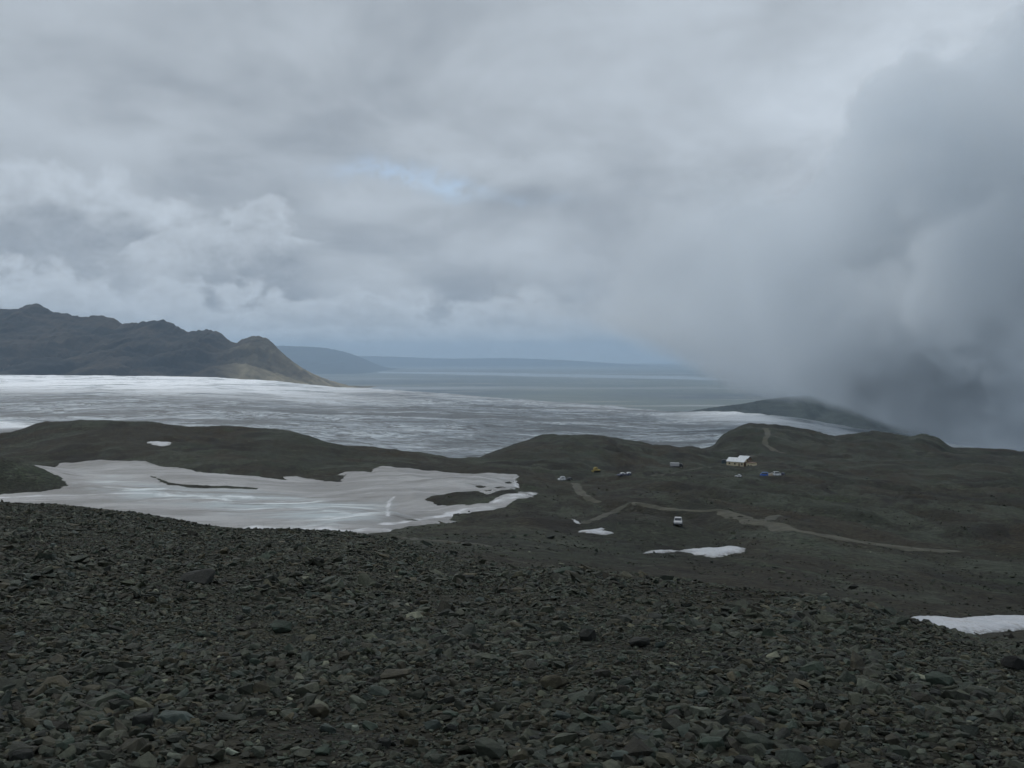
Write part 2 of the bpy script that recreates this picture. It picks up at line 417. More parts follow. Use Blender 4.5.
def pale(c, fr, rg):  # sun patch on the right-hand spur, painted into the rock as paler colour
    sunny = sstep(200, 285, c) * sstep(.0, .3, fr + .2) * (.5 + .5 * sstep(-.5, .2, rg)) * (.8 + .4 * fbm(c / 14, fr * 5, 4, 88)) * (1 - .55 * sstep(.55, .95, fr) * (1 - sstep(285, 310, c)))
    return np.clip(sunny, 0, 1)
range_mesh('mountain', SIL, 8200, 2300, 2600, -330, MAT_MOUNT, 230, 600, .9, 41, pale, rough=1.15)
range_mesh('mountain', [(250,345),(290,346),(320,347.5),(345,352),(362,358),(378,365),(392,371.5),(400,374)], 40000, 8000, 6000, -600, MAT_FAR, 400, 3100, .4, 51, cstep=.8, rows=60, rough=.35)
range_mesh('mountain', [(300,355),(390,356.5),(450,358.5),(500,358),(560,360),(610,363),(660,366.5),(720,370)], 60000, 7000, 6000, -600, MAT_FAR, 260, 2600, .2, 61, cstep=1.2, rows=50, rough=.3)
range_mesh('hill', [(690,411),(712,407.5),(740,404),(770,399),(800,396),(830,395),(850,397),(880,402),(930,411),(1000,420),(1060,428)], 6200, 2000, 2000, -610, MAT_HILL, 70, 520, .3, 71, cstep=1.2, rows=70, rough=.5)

# ------------------------------------------------------------------ glacier
GE = [(-900,372),(0,375),(100,375.6),(200,377),(260,380),(330,386),(450,393.5),(560,402),(680,411),(740,412.5),(786,416.5),(832,424.5),(850,427.5),(900,433),(960,441),(1000,449),(1024,453),(1724,480)]
GD = [(-900,6000),(0,5500),(200,5000),(330,4200),(450,3600),(560,3200),(680,2800),(760,2500),(850,2300),(960,2050),(1024,1950),(1724,1700)]
GN = [(-900,458),(0,456),(93,456),(208,460),(306,464),(405,470),(470,472),(560,476),(700,474),(850,478),(1724,482)]
cs = np.arange(-900, 1725, 2.2)
ye, de, yn = curve(GE, cs), curve(GD, cs), curve(GN, cs)
tt = np.linspace(0, 1, 300)
rows_ = []
for tq in tt:
    d = np.exp(np.log(900) + (np.log(de) - np.log(900)) * tq)
    s = np.exp(np.log((yn - HY) / F) + (np.log((ye - HY) / F) - np.log((yn - HY) / F)) * tq)
    rows_.append((d, -d * s))
for f, dz in ((1.04, 4), (1.10, 14), (1.2, 45), (1.4, 140), (1.8, 360), (2.3, 520)):
    rows_.append((de * f, np.maximum(-de * (ye - HY) / F * f ** .98 - dz, -612)))
d = np.array([r[0] for r in rows_]); z = np.array([r[1] for r in rows_])
x = (cs[None, :] - CX) / F * d
xr, yr = x * math.cos(.15) + d * math.sin(.15), d * math.cos(.15) - x * math.sin(.15)
z = z + 3.2 * fbm(xr / 300, yr / 240, 4, 81) + 1.3 * (ridged(xr / 110, yr / 75, 3, 83) - 1)
cc = np.repeat(cs[None, :], len(d), 0)
firn_and_sun = np.clip(sstep(.50, .80, (np.concatenate([tt, np.ones(6)])[:, None] + 0 * cc)) * (1 - sstep(150, 480, cc)) +  # far left: white firn with the sunlit patch painted in
               .8 * sstep(230, 120, cc) * sstep(.28, .05, np.abs(np.concatenate([tt, np.ones(6)])[:, None] - .24) * 3) * sstep(70, 10, cc) +
               .75 * sstep(.62, .9, (np.concatenate([tt, np.ones(6)])[:, None] + 0 * cc)) * sstep(640, 770, cc) +
               .25 * sstep(.8, 1, (np.concatenate([tt, np.ones(6)])[:, None] + 0 * cc)) * (1 - sstep(500, 900, cc)), 0, 1)
me = mesh_np('glacier', np.stack([x, d, z], -1).reshape(-1, 3), grid_faces(len(d), len(cs)), MAT_ICE, True, {'firn_and_sun': firn_and_sun.ravel()})
tag(obj('glacier', me), kind='structure')

# ------------------------------------------------------------------ snow sheets
def poly_sdf(px, py, poly):
    """positive inside."""
    P = np.asarray(poly, float); Q = np.roll(P, -1, 0)
    dmin = np.full(px.shape, 1e18); ins = np.zeros(px.shape, bool)
    for (ax, ay), (bx, by) in zip(P, Q):
        ex, ey = bx - ax, by - ay
        t_ = np.clip(((px - ax) * ex + (py - ay) * ey) / max(ex * ex + ey * ey, 1e-9), 0, 1)
        dmin = np.minimum(dmin, (px - ax - t_ * ex) ** 2 + (py - ay - t_ * ey) ** 2)
        cr = ((ay > py) != (by > py))
        with np.errstate(divide='ignore', invalid='ignore'):
            xi = (bx - ax) * (py - ay) / (by - ay) + ax
        ins ^= cr & (px < xi)
    return np.where(ins, 1, -1) * np.sqrt(dmin)
def line_d(px, py, line):
    dmin = np.full(px.shape, 1e18)
    for (ax, ay), (bx, by) in zip(line[:-1], line[1:]):
        ex, ey = bx - ax, by - ay
        t_ = np.clip(((px - ax) * ex + (py - ay) * ey) / max(ex * ex + ey * ey, 1e-9), 0, 1)
        dmin = np.minimum(dmin, (px - ax - t_ * ex) ** 2 + (py - ay - t_ * ey) ** 2)
    return np.sqrt(dmin)
def on_ground(pts, beyond=0.0): return [tuple(hit(p[0], p[1], beyond).xy) for p in pts]
def snow_sheet(name, outline, mat, thick=.4, dx=.5, dy=.9, holes=(), edge=1.2, slope=3.0, clean=(), slush=None, seed=0, beyond=100):
    """a drift of snow lying on the ground inside an outline, thinning out to nothing at its rim."""
    W = on_ground(outline, beyond); Hs = [on_ground(h, beyond) for h in holes]; CL = [(on_ground(l, beyond), w) for l, w in clean]
    A = np.array(W); x0, y0 = A.min(0) - 3; x1, y1 = A.max(0) + 3
    xs = np.arange(x0, x1, dx); ys = np.arange(y0, y1, dy)
    X, Y = np.meshgrid(xs, ys)
    s = poly_sdf(X, Y, W)
    for h in Hs: s = np.minimum(s, -poly_sdf(X, Y, h))
    s = s + edge * fbm(X / (edge * 5), Y / (edge * 5), 4, 91 + seed, .6)
    keep = s > -max(dx, dy) * 1.2
    idx = -np.ones(X.shape, int)
    cell = keep[:-1, :-1] & keep[1:, :-1] & keep[:-1, 1:] & keep[1:, 1:]
    used = np.zeros(X.shape, bool)
    for a in (slice(None, -1), slice(1, None)):
        for b2 in (slice(None, -1), slice(1, None)): used[a, b2] |= cell
    idx[used] = np.arange(used.sum())
    ux, uy, us = X[used], Y[used], s[used]
    gzv = np.array([gz_at(a, b2) for a, b2 in zip(ux, uy)])
    zz = gzv + thick * np.clip(us / slope, -.5, 1) + np.where(us > 0, .05 + .1 * thick * np.clip(us / slope, 0, 1) * fbm(ux / 4, uy / 4, 3, 95 + seed), 0)
    at = {'rim': 1 - sstep(0, slope * .8, us)}
    if slush is not None or clean:
        cl = np.zeros(len(ux))
        for l, w in CL: cl = np.maximum(cl, 1 - sstep(w * .5, w * 1.3, line_d(ux, uy, l) + w * .5 * fbm(ux / 5, uy / 5, 3, 97)))
        at['clean'] = cl * (.35 + .65 * sstep(-.25, .35, fbm(ux / 7, uy / 7, 4, 107, .6)))
        sl = np.zeros(len(ux))
        if slush is not None: sl = sstep(-6, 14, poly_sdf(ux, uy, on_ground(slush, beyond)) + 6 * fbm(ux / 22, uy / 22, 3, 99))
        at['slush'] = sl
    i, j = np.nonzero(cell)
    f = np.stack([idx[i, j], idx[i, j + 1], idx[i + 1, j + 1], idx[i + 1, j]], -1)
    me = mesh_np(name, np.stack([ux, uy, zz], -1), f, mat, True, at)
    return obj(name, me)
SNOW = [(-60,497),(0,494.5),(40,492),(60,489),(67,485),(64,479),(52,473),(36,466),(60,463),(100,460),(128,461),(160,466),(205,473),(250,476),(275,479),(290,480.5),(283,477),(296,476),(310,479),(340,482),(345,476),(338,474),(345,472),(372,472),(380,466.5),(402,468),(440,472),
        (470,474),(505,474),(517,475),(515,482),(519,487),(506,490),(488,494),(478,491),(455,492),(430,496),(424,499),(432,503),(470,505),(490,503),(495,498),(517,493),(539,493.5),(530,497),(506,506),
        (492,510),(470,513),(452,514),(453,522),(430,524),(408,526),(384,532),(364,537),(330,539),(280,539),(220,538),(150,534),(60,524),(0,520),(-60,518)]
HOLES = [[(150,476),(158,478),(172,483),(200,485.5),(235,486.5),(260,488),(257,489.5),(220,488.5),(190,488),(168,485)],
         [(402,520),(412,519),(420,520.5),(410,521.5)],
         [(472,486),(482,485.5),(490,487.5),(480,488.5)],[(494,487),(503,486.6),(506,488),(497,488.8)],[(505,482),(511,482),(512,483.6),(506,483.4)],[(484,490),(492,489.6),(496,491),(488,491.4)]]
sf = snow_sheet('snow_field', SNOW, MAT_OLD_SNOW, .35, .55, .8, HOLES, 1.0, 2.5,
    clean=[([(492,509),(470,511),(452,514)], 2.5), ([(538,494),(517,497),(500,502)], 2.5), ([(452,515),(430,519),(410,522),(385,526)], 1.6), ([(384,531),(340,533),(300,531),(250,529)], 3.0),
           ([(388,518),(387,512),(389,503),(394,498)], .45), ([(150,494.5),(110,495),(60,496.5),(20,498),(-20,499)], 1.2), ([(518,478),(517,484),(517,487)], 1.4),
          ],
    slush=[(75,486),(110,478),(170,487),(250,490),(330,500),(385,510),(380,522),(330,528),(260,520),(190,508),(110,498)])
tag(sf, kind='structure')
SG = 'patches of old snow left on the dark slopes'
sp = snow_sheet('snow_patch', [(679,551.5),(690,550),(705,549),(722,548),(746,548.5),(742,552.5),(727,555),(714,558),(706,555.5),(692,552.8)], MAT_SNOW, .35, .2, .4, edge=.45, slope=1.5, seed=1)
tag(sp, 'broad white wedge of snow with a pointed lower edge, below the off-road vehicle', 'snow patch', SG)
sp = snow_sheet('snow_patch', [(643,553.5),(655,550.5),(670,549.8),(679,551),(670,552),(655,553)], MAT_SNOW, .3, .2, .4, edge=.35, slope=1.3, seed=6)
tag(sp, 'narrow tapering snow patch just left of the broad snow wedge', 'snow patch', SG)
sp = snow_sheet('snow_patch', [(578,532),(590,530),(601,528),(606,529),(600,531),(614,533),(606,535),(590,533)], MAT_SNOW, .3, .25, .4, edge=.3, slope=1.4, seed=2)
tag(sp, 'small forked white snow patch in the hollow left of the narrow tapering one', 'snow patch', 'patches of old snow left on the dark slopes')
sp = snow_sheet('snow_patch', [(903,619),(922,618),(950,621),(980,618),(1024,619),(1090,620),(1110,628),(1060,631),(1024,630),(1000,632),(975,634),(950,636),(925,634)], MAT_SNOW, .4, .12, .2, edge=.25, slope=1.2, seed=3, beyond=30)
tag(sp, 'large bright snow patch lying just behind the stony crest, nearest to the dark boulder', 'snow patch', 'patches of old snow left on the dark slopes')
sp = snow_sheet('snow_patch', [(147,442),(158,441.5),(172,442.5),(170,445.5),(160,446),(152,444.5)], MAT_SNOW, .4, .5, 1.2, edge=.6, slope=2, seed=4)
tag(sp, 'tiny lone snow patch high on the dark hill before the glacier', 'snow patch', 'patches of old snow left on the dark slopes')
sp = snow_sheet('snow_patch', [(572,518.5),(575,520),(581,524),(579,524.6),(574,521.5)], MAT_SNOW, .2, .25, .4, edge=.25, slope=1, seed=5)
tag(sp, 'thin slanting sliver of snow above the forked snow patch', 'snow patch', 'patches of old snow left on the dark slopes')

# ------------------------------------------------------------------ gravel tracks
MAT_PALE = plain_mat('pale_gravel_track', (.066, .065, .050), .95, vary=.3, scale=.25, spec=.2)
def track(pts, width, mat=None):
    fine = []
    for (ax, ay), (bx, by) in zip(pts[:-1], pts[1:]):
        n = max(2, int(max(abs(bx - ax), abs(by - ay) * 2) / 1.5))
        fine += [(ax + (bx - ax) * k / n, ay + (by - ay) * k / n) for k in range(n)]
    fine.append(pts[-1])
    P = np.array([hit(*p)[:2] for p in fine])
    ker = np.ones(7) / 7
    Pp = np.stack([np.convolve(np.pad(P[:, k], 3, mode='edge'), ker, 'valid') for k in (0, 1)], -1)
    T = np.gradient(Pp, axis=0); T /= np.linalg.norm(T, axis=1)[:, None] + 1e-9
    N = np.stack([-T[:, 1], T[:, 0]], -1)
    n = len(Pp); acc = np.cumsum(np.r_[0, np.linalg.norm(np.diff(Pp, axis=0), axis=1)])
    V = []
    offs = (-1, -.5, 0, .5, 1)
    for k, o in enumerate(offs):
        fr_ = acc / acc[-1]
        w = width * .5 * (1 + .35 * fbm(acc / 9, acc * 0 + k * 5, 3, 13)) * (.35 + .65 * sstep(0, .06, fr_) * sstep(1, .93, fr_))
        Q = Pp + N * (o * w)[:, None]
        zz = np.array([gz_at(*q) for q in Q]) + .10 + .00016 * np.hypot(Q[:, 0], Q[:, 1]) - (.12 if abs(o) == 1 else 0)
        V.append(np.c_[Q, zz])
    V = np.stack(V, 1).reshape(-1, 3)
    return tag(obj('track', mesh_np('track', V, grid_faces(n, len(offs)), mat or MAT_TRACK)), kind='structure')
track([(763,426.5),(767,430.5),(769,434.5),(766,438),(764,441.5),(766,446),(773,450),(781,453),(790,455)], 6, MAT_PALE)
track([(736,453.5),(742,454.5),(750,456.5),(760,458)], 4)
track([(960,551.5),(940,551),(900,547.5),(862,542),(830,537),(800,531),(775,526),(758,522),(740,517),(728,513),(718,511)], 5.5, MAT_PALE)
track([(758,522),(770,519),(780,514)], 3.0)
track([(738,516),(730,512),(722,510),(700,511),(680,510),(660,508),(645,505),(632,502)], 3.0, MAT_PALE)
track([(632,502),(618,509),(604,516),(590,521),(580,525)], 2.6)
track([(574,482),(578,489),(583,495),(590,500),(602,503)], 3.6, MAT_PALE)
track([(640,478),(690,470),(720,465),(735,466)], 2.5)
track([(395,536.5),(420,540),(450,542),(480,545),(495,547.5)], 1.6)

# ------------------------------------------------------------------ stones
def hull(npts, seed, flat=.62, box=.35):
    r = np.random.default_rng(seed)
    v = r.normal(size=(npts, 3)); v /= np.linalg.norm(v, axis=1)[:, None]
    v = np.sign(v) * np.abs(v) ** (1 - box)                 # squarer than a ball
    v *= r.uniform(.78, 1.08, (npts, 1)); v *= np.array([1.15, .85, flat]) * r.uniform(.85, 1.15, 3)
    bm = bmesh.new()
    for p in v: bm.verts.new(p)
    g = bmesh.ops.convex_hull(bm, input=bm.verts[:])
    dead = [e for e in g['geom_interior'] + g['geom_unused'] if isinstance(e, bmesh.types.BMVert)]
    if dead: bmesh.ops.delete(bm, geom=list(set(dead)), context='VERTS')
    bmesh.ops.triangulate(bm, faces=bm.faces[:])
    bm.verts.index_update()
    V = np.array([q.co[:] for q in bm.verts]); Fc = np.array([[q.index for q in f.verts] for f in bm.faces])
    bm.free()
    return V, Fc
def pick_colours(n, r):
    pal = np.array([(.046,.050,.045),(.052,.054,.047),(.040,.046,.044),(.048,.060,.055),(.043,.053,.054),(.056,.048,.036),(.036,.033,.028),(.064,.067,.060),(.052,.057,.046),(.026,.028,.028),(.075,.070,.054),(.17,.17,.155)])
    w = np.array([.2,.16,.13,.10,.06,.09,.09,.05,.07,.05,.025,.006]); w /= w.sum()
    c = pal[r.choice(len(pal), n, p=w)] * r.uniform(.5, 1.5, (n, 1)) * np.array([.68, .71, .56])
    return np.c_[c, np.ones(n)]
def stones_mesh(sets):
    VV, FF, CC = [], [], []; off = 0
    for protos, pos, rad, col, r in sets:
        which = r.integers(0, len(protos), len(pos))
        for k, (pvv, pff) in enumerate(protos):
            I = np.nonzero(which == k)[0]
            if not len(I): continue
            n = len(I)
            a = r.uniform(0, 2 * np.pi, n); tx = r.normal(0, .28, n); ty = r.normal(0, .28, n)
            s = rad[I][:, None] * np.stack([r.uniform(.75, 1.35, n), r.uniform(.75, 1.2, n), r.uniform(.6, 1.15, n)], -1)
            P = pvv[None] * s[:, None, :]
            # tilt about x then y, then turn about z
            y_ = P[..., 1] * np.cos(tx)[:, None] - P[..., 2] * np.sin(tx)[:, None]; z_ = P[..., 1] * np.sin(tx)[:, None] + P[..., 2] * np.cos(tx)[:, None]
            x_ = P[..., 0] * np.cos(ty)[:, None] + z_ * np.sin(ty)[:, None]; z_ = -P[..., 0] * np.sin(ty)[:, None] + z_ * np.cos(ty)[:, None]
            X_ = x_ * np.cos(a)[:, None] - y_ * np.sin(a)[:, None]; Y_ = x_ * np.sin(a)[:, None] + y_ * np.cos(a)[:, None]
            Q = np.stack([X_, Y_, z_], -1) + pos[I][:, None, :]
            VV.append(Q.reshape(-1, 3)); nv = len(pvv)
            FF.append((pff[None] + (off + np.arange(n) * nv)[:, None, None]).reshape(-1, 3))
            CC.append(np.repeat(col[I], nv, 0)); off += n * nv
    return np.concatenate(VV), np.concatenate(FF), np.concatenate(CC)
NEARP = [hull(16, 100 + k, .62, .22) for k in range(26)]
MIDP = [hull(9, 200 + k, .6, .25) for k in range(16)]
FARP = [hull(8, 300 + k, .62) for k in range(12)]
def scatter(n, d0, d1, med, sig, rmax, r, c0=-190, c1=1210, keep=None, sink=.15):
    d = np.sqrt(r.uniform(d0 * d0, d1 * d1, n)); c = r.uniform(c0, c1, n)
    x = (c - CX) / F * d
    if keep is not None:
        k = keep(c, d, r); d, c, x = d[k], c[k], x[k]
    rad = np.clip(r.lognormal(np.log(med), sig, len(d)), med * .45, rmax)
    rad = rad * (1 + .55 * np.clip(perlin(x / 1.6, d / 2.4, 55) + .6 * perlin(x / .5, d / .6, 56), -.9, 1.2))
    z = H(x, d) + rad * .5 * (.62 - 2 * sink * r.uniform(.2, 1.3, len(d)))
    return np.stack([x, d, z], -1), rad
def crest_of(c): return np.interp(c, _cg, _CRESTD)
r1 = np.random.default_rng(1)
sets = []
p, rad = scatter(66000, 3.3, 10, .0145, .52, .07, r1); sets.append((NEARP, p, rad, pick_colours(len(p), r1), r1))
p, rad = scatter(115000, 9, 26, .0225, .5, .12, r1, keep=lambda c, d, r: d < crest_of(c) * 2.3); sets.append((MIDP, p, rad, pick_colours(len(p), r1), r1))
p, rad = scatter(90000, 24, 60, .036, .48, .11, r1, -160, 620, keep=lambda c, d, r: d < crest_of(c) * 1.3); sets.append((FARP, p, rad, pick_colours(len(p), r1), r1))
p, rad = scatter(9000, 26, 190, .10, .45, .42, r1, 330, 1210, keep=lambda c, d, r: perlin((c - CX) / F * d / 14, d / 14, 77) > .0); sets.append((FARP, p, rad, pick_colours(len(p), r1), r1))
p, rad = scatter(42000, 50, 620, .13, .5, .6, r1, 330, 1210, keep=lambda c, d, r: (perlin((c - CX) / F * d / 30, d / 40, 78) > -.05) & (d > crest_of(c) * 4)); sets.append((FARP, p, rad, pick_colours(len(p), r1), r1))
V, Fc, Cc = stones_mesh(sets)
me = mesh_np('scree', V, Fc, MAT_SCREE, False, {'stone_colour': Cc})
tag(obj('scree', me), kind='stuff')

def big_stone_mesh(k, flat):
    v, f = hull(22, 700 + k, flat, .3)
    bm = bmesh.new(); vs = [bm.verts.new(p) for p in v]
    for q in f: bm.faces.new([vs[i] for i in q])
    bmesh.ops.dissolve_limit(bm, angle_limit=R(14), verts=bm.verts[:], edges=bm.edges[:])
    bmesh.ops.bevel(bm, geom=bm.edges[:], offset=.045, segments=1, affect='EDGES', clamp_overlap=True)
    bmesh.ops.triangulate(bm, faces=bm.faces[:])
    bmesh.ops.subdivide_edges(bm, edges=[e for e in bm.edges if e.calc_length() > .3], cuts=1)
    for q in bm.verts:
        n = perlin(np.array([q.co.x * 2.3 + k]), np.array([q.co.y * 2.3 + q.co.z * 1.7]), k)[0]
        q.co += q.co.normalized() * n * .05
    me = bpy.data.meshes.new('stone'); bm.to_mesh(me); bm.free()
    me.materials.append(MAT_STONE)
    return me
BLOCKS = [big_stone_mesh(k, .66) for k in range(10)]
SLABS = [big_stone_mesh(40 + k, .36) for k in range(8)]
COLS = {'greenish grey': (.056,.072,.066), 'blue-grey': (.066,.080,.086), 'brown': (.062,.052,.038), 'dark': (.020,.021,.022), 'pale grey': (.115,.12,.11), 'grey': (.062,.066,.060), 'near-white': (.34,.35,.34), 'rusty': (.07,.056,.040), 'black': (.010,.010,.011)}
def put_stone(px, py, w, h, colour, label=None, group=None, r=random):
    """w, h: the stone's width and height as seen from the camera's distance, in pixels."""
    d = hit(px, py + h * .4); q0 = py
    while d.y > 1.12 * float(np.interp(px, _cg, _CRESTD)): q0 += 1.5; d = hit(px, q0 + h * .4)
    mpp = d.y / F
    slab = h / w < .45
    o = bpy.data.objects.new('stone', r.choice(SLABS if slab else BLOCKS))
    a = w * mpp * .5
    fl = .36 if slab else .66
    dz = h * mpp * .5 / fl * (1.0 if slab else .95)
    o.scale = (a / 1.1, a / 1.05 * r.uniform(.7, 1.0), min(dz, a * 1.3))
    o.rotation_euler = (r.gauss(0, .16), r.gauss(0, .16), r.gauss(0, .35) + (math.pi if r.random() < .5 else 0))
    o.location = (d.x, d.y + a * .3, d.z + h * mpp * .32)
    c = COLS[colour]; q = r.uniform(.85, 1.15); o.color = (c[0] * q * .60, c[1] * q * .65, c[2] * q * .53, 1)
    tag(link(o), label, 'stone', group)
    return o
G1 = 'larger loose stones in the scree'
NOTABLE = [
 (1018,662,34,22,'black','black boulder cut off by the picture edge below the bright snow patch'),
 (197,578,36,13,'dark','long dark flat slab alone high on the stony slope'),
 (118,697,26,16,'greenish grey','rounded greenish grey block with a smooth top in the lower scree'),
 (176,718,36,13,'blue-grey','long blue-grey slab lying right of a dark block'),
 (143,721,24,20,'dark','dark squat block wedged against the long blue-grey slab'),
 (173,758,20,9,'pale grey','pale flat stone at the bottom edge below the blue-grey slab'),
 (58,769,18,8,'pale grey','pale stone fragment on the bottom edge of the picture'),
 (395,675,36,10,'brown','long brown slab tapering to a point amid smaller stones'),
 (280,627,22,14,'greenish grey','upright greenish grey block in the middle of the scree'),
 (355,728,9,10,'near-white','small near-white lump standing on edge'),
 (356,702,22,11,'pale grey','light grey flat-topped stone beside a brown block'),
 (318,711,22,16,'brown','blocky brown stone with a broken front face'),
 (433,725,16,10,'blue-grey','blue-grey wedge with a bright upper face'),
 (232,752,16,8,'near-white','small white-flecked stone close to the bottom edge'),
 (555,683,26,18,'brown','brown pointed stone leaning back, alone among smaller ones'),
 (601,693,14,8,'grey','grey sharp-edged stone beside the brown pointed stone'),
 (490,750,34,20,'grey','broad grey block low in the middle of the scree'),
 (520,757,18,14,'brown','brown rounded stone right of the broad grey block'),
 (604,724,20,11,'greenish grey','flat greenish stone in the scree with a dished top'),
 (984,693,32,15,'grey','wide grey stone below the black boulder'),
 (940,681,26,20,'greenish grey','tilted greenish block left of the wide grey stone'),
 (868,686,24,13,'pale grey','light grey angular stone near the crest of the scree'),
 (900,655,15,7,'blue-grey','small blue-grey slab just below the crest'),
 (587,635,20,14,'dark','dark block among the middle stones, with a flat top'),
 (640,642,24,12,'dark','dark brown-black block right of another dark block'),
 (700,712,24,13,'pale grey','light flat stone tipped to the right'),
 (712,744,28,16,'greenish grey','low greenish slab near the bottom edge with a straight edge'),
 (745,762,26,14,'dark','dark stone half hidden at the bottom edge'),
 (520,752,10,9,'near-white','little pale lump between the grey and the brown blocks'),
 (654,602,12,8,'pale grey','pale stone standing out on the far crest'),
 (562,572,24,9,'greenish grey','cluster-topping green-grey block on the crest line'),
 (574,570,14,9,'grey','grey block on the crest next to the green-grey one'),
 (467,578,14,5,'dark','dark thin stone at the far edge of the scree'),
 (620,757,22,12,'blue-grey','blue-grey flat stone at the bottom edge, squared corners'),
 (830,745,24,14,'brown','brown squared stone in the lower scree'),
 (770,690,22,11,'greenish grey','thin greenish slab with a sharp upper rim'),
 (30,725,26,13,'brown','brown stone with a sloping face at the picture edge'),
 (20,756,26,16,'dark','dark stone in the bottom corner of the scree'),
 (65,745,22,13,'greenish grey','greenish stone above the pale bottom fragment'),
 (90,690,22,9,'brown','narrow brown slab left of the rounded greenish block'),
]
used_px = []
rs = random.Random(5)
for px, py, w, h, c, lab in NOTABLE:
    put_stone(px, py, w, h, c, lab, G1, rs); used_px.append((px, py, w))
KIND = {'greenish grey': ('flat greenish grey slab', 'angular greenish grey stone'), 'blue-grey': ('flat blue-grey slab', 'angular blue-grey stone'), 'brown': ('flat brown slab', 'blocky brown stone'),
        'dark': ('thin dark slab', 'blocky dark stone'), 'grey': ('flat grey slab', 'angular grey stone'), 'pale grey': ('flat pale grey slab', 'angular pale grey stone'), 'rusty': ('thin rusty slab', 'blocky rusty stone')}
n = 0; tries = 0
while n < 258 and tries < 6000:
    tries += 1
    px = rs.uniform(-4, 1028); top = float(np.interp(px, _cg, _CREST)) + 22
    py = 768 - (768 - top) * rs.random() ** 1.5
    near = (py - 560) / 208
    w = rs.uniform(6.5, 11) + max(0, near) * rs.uniform(2, 11)
    if any(abs(px - a) < (w + b2) * .55 and abs(py - q) < (w + b2) * .3 for a, q, b2 in used_px): continue
    h = w * rs.choice((.32, .4, .55, .62, .7))
    c = rs.choices(['greenish grey', 'blue-grey', 'brown', 'dark', 'grey', 'pale grey', 'rusty'], [.24, .12, .2, .14, .24, .05, .02])[0]
    kind = KIND[c][0 if h / w < .45 else 1]
    where = 'in near scree by the bottom edge' if py > 690 else 'in far scree by the crest' if py < 620 else 'in mid-scree'
    side = 'left third of the picture' if px < 341 else 'right third of the picture' if px > 683 else 'centre of the picture'
    lab = f'{kind} {where}, {side}'
    put_stone(px, py, w, h, c, lab, lab.replace(kind, kind + 's', 1), rs)
    used_px.append((px, py, w)); n += 1

# ------------------------------------------------------------------ built things
def bm_obj(name, bm, mat, parent=None, bevel=0, smooth=False):
    if bevel:
        bmesh.ops.bevel(bm, geom=bm.edges[:], offset=bevel, segments=2, affect='EDGES', clamp_overlap=True)
    bmesh.ops.recalc_face_normals(bm, faces=bm.faces[:])
    me = bpy.data.meshes.new(name); bm.to_mesh(me); bm.free()
    if smooth:
        for p_ in me.polygons: p_.use_smooth = True
    me.materials.append(mat)
    return obj(name, me, parent)
def add_box(bm, x0, x1, y0, y1, z0, z1):
    vs = [bm.verts.new((x, y, z)) for z in (z0, z1) for x, y in ((x0, y0), (x1, y0), (x1, y1), (x0, y1))]
    for f in ((3,2,1,0),(4,5,6,7),(0,1,5,4),(1,2,6,5),(2,3,7,6),(3,0,4,7)): bm.faces.new([vs[i] for i in f])
def add_prism(bm, prof, y0, y1, taper=None):
    """prof: (x,z) outline; taper(z) -> how far each side leans in."""
    A = [bm.verts.new((x, y0 + (taper(z) if taper else 0), z)) for x, z in prof]
    B = [bm.verts.new((x, y1 - (taper(z) if taper else 0), z)) for x, z in prof]
    bm.faces.new(A); bm.faces.new(B[::-1])
    n_ = len(prof)
    for i in range(n_): bm.faces.new([A[i], B[i], B[(i+1) % n_], A[(i+1) % n_]])
def add_cyl(bm, c, r_, w, axis='y', seg=20, r2=None):
    ring = []
    for s in (-.5, .5):
        rr_ = r_ if s < 0 or r2 is None else r2
        L = []
        for k in range(seg):
            a = 2 * math.pi * k / seg
            if axis == 'y': q = (c[0] + rr_ * math.cos(a), c[1] + s * w, c[2] + rr_ * math.sin(a))
            elif axis == 'x': q = (c[0] + s * w, c[1] + rr_ * math.cos(a), c[2] + rr_ * math.sin(a))
            else: q = (c[0] + rr_ * math.cos(a), c[1] + rr_ * math.sin(a), c[2] + s * w)
            L.append(bm.verts.new(q))
        ring.append(L)
    bm.faces.new(ring[0]); bm.faces.new(ring[1][::-1])
    for k in range(seg): bm.faces.new([ring[0][k], ring[0][(k+1) % seg], ring[1][(k+1) % seg], ring[1][k]])
def box_obj(name, mat, parent, *b3, bevel=0):
    bm = bmesh.new(); add_box(bm, *b3); return bm_obj(name, bm, mat, parent, bevel)
def thing(name, label, cat, loc, rz=0, group=None):
    e = bpy.data.objects.new(name, None); link(e); e.location = loc; e.rotation_euler = (0, 0, rz); e.empty_display_size = .5
    return tag(e, label, cat, group)
M_WHITE = plain_mat('white_paint', (.78, .79, .80), .35, vary=.06, spec=.5)
M_DIRTYWHITE = plain_mat('dusty_white_paint', (.42, .42, .43), .5, vary=.12)
M_ROOF = plain_mat('pale_metal_roof', (.48, .51, .53), .45, vary=.07, scale=.6)
M_CREAM = plain_mat('cream_wall', (.58, .50, .34), .8, vary=.1, scale=.8)
M_TIMBER = plain_mat('brown_timber', (.13, .085, .055), .8, vary=.25)
M_GLASS = plain_mat('dark_glass', (.03, .035, .04), .08, vary=.05, spec=.6)
M_TYRE = plain_mat('black_rubber', (.02, .02, .02), .85)
M_RIM = plain_mat('grey_rim', (.45, .46, .47), .35, .6)
M_BLUE = plain_mat('blue_paint', (.035, .12, .45), .4, vary=.1)
M_NAVY = plain_mat('navy_paint', (.025, .035, .09), .4)
M_DARK = plain_mat('dark_paint', (.03, .033, .038), .45)
M_YELLOW = plain_mat('yellow_paint', (.36, .28, .08), .5)
M_TEAL = plain_mat('dark_teal_paint', (.03, .055, .06), .6)
M_BEIGE = plain_mat('beige_board', (.48, .40, .30), .8)
M_LAMP = plain_mat('headlamp_glass', (.75, .76, .78), .15)
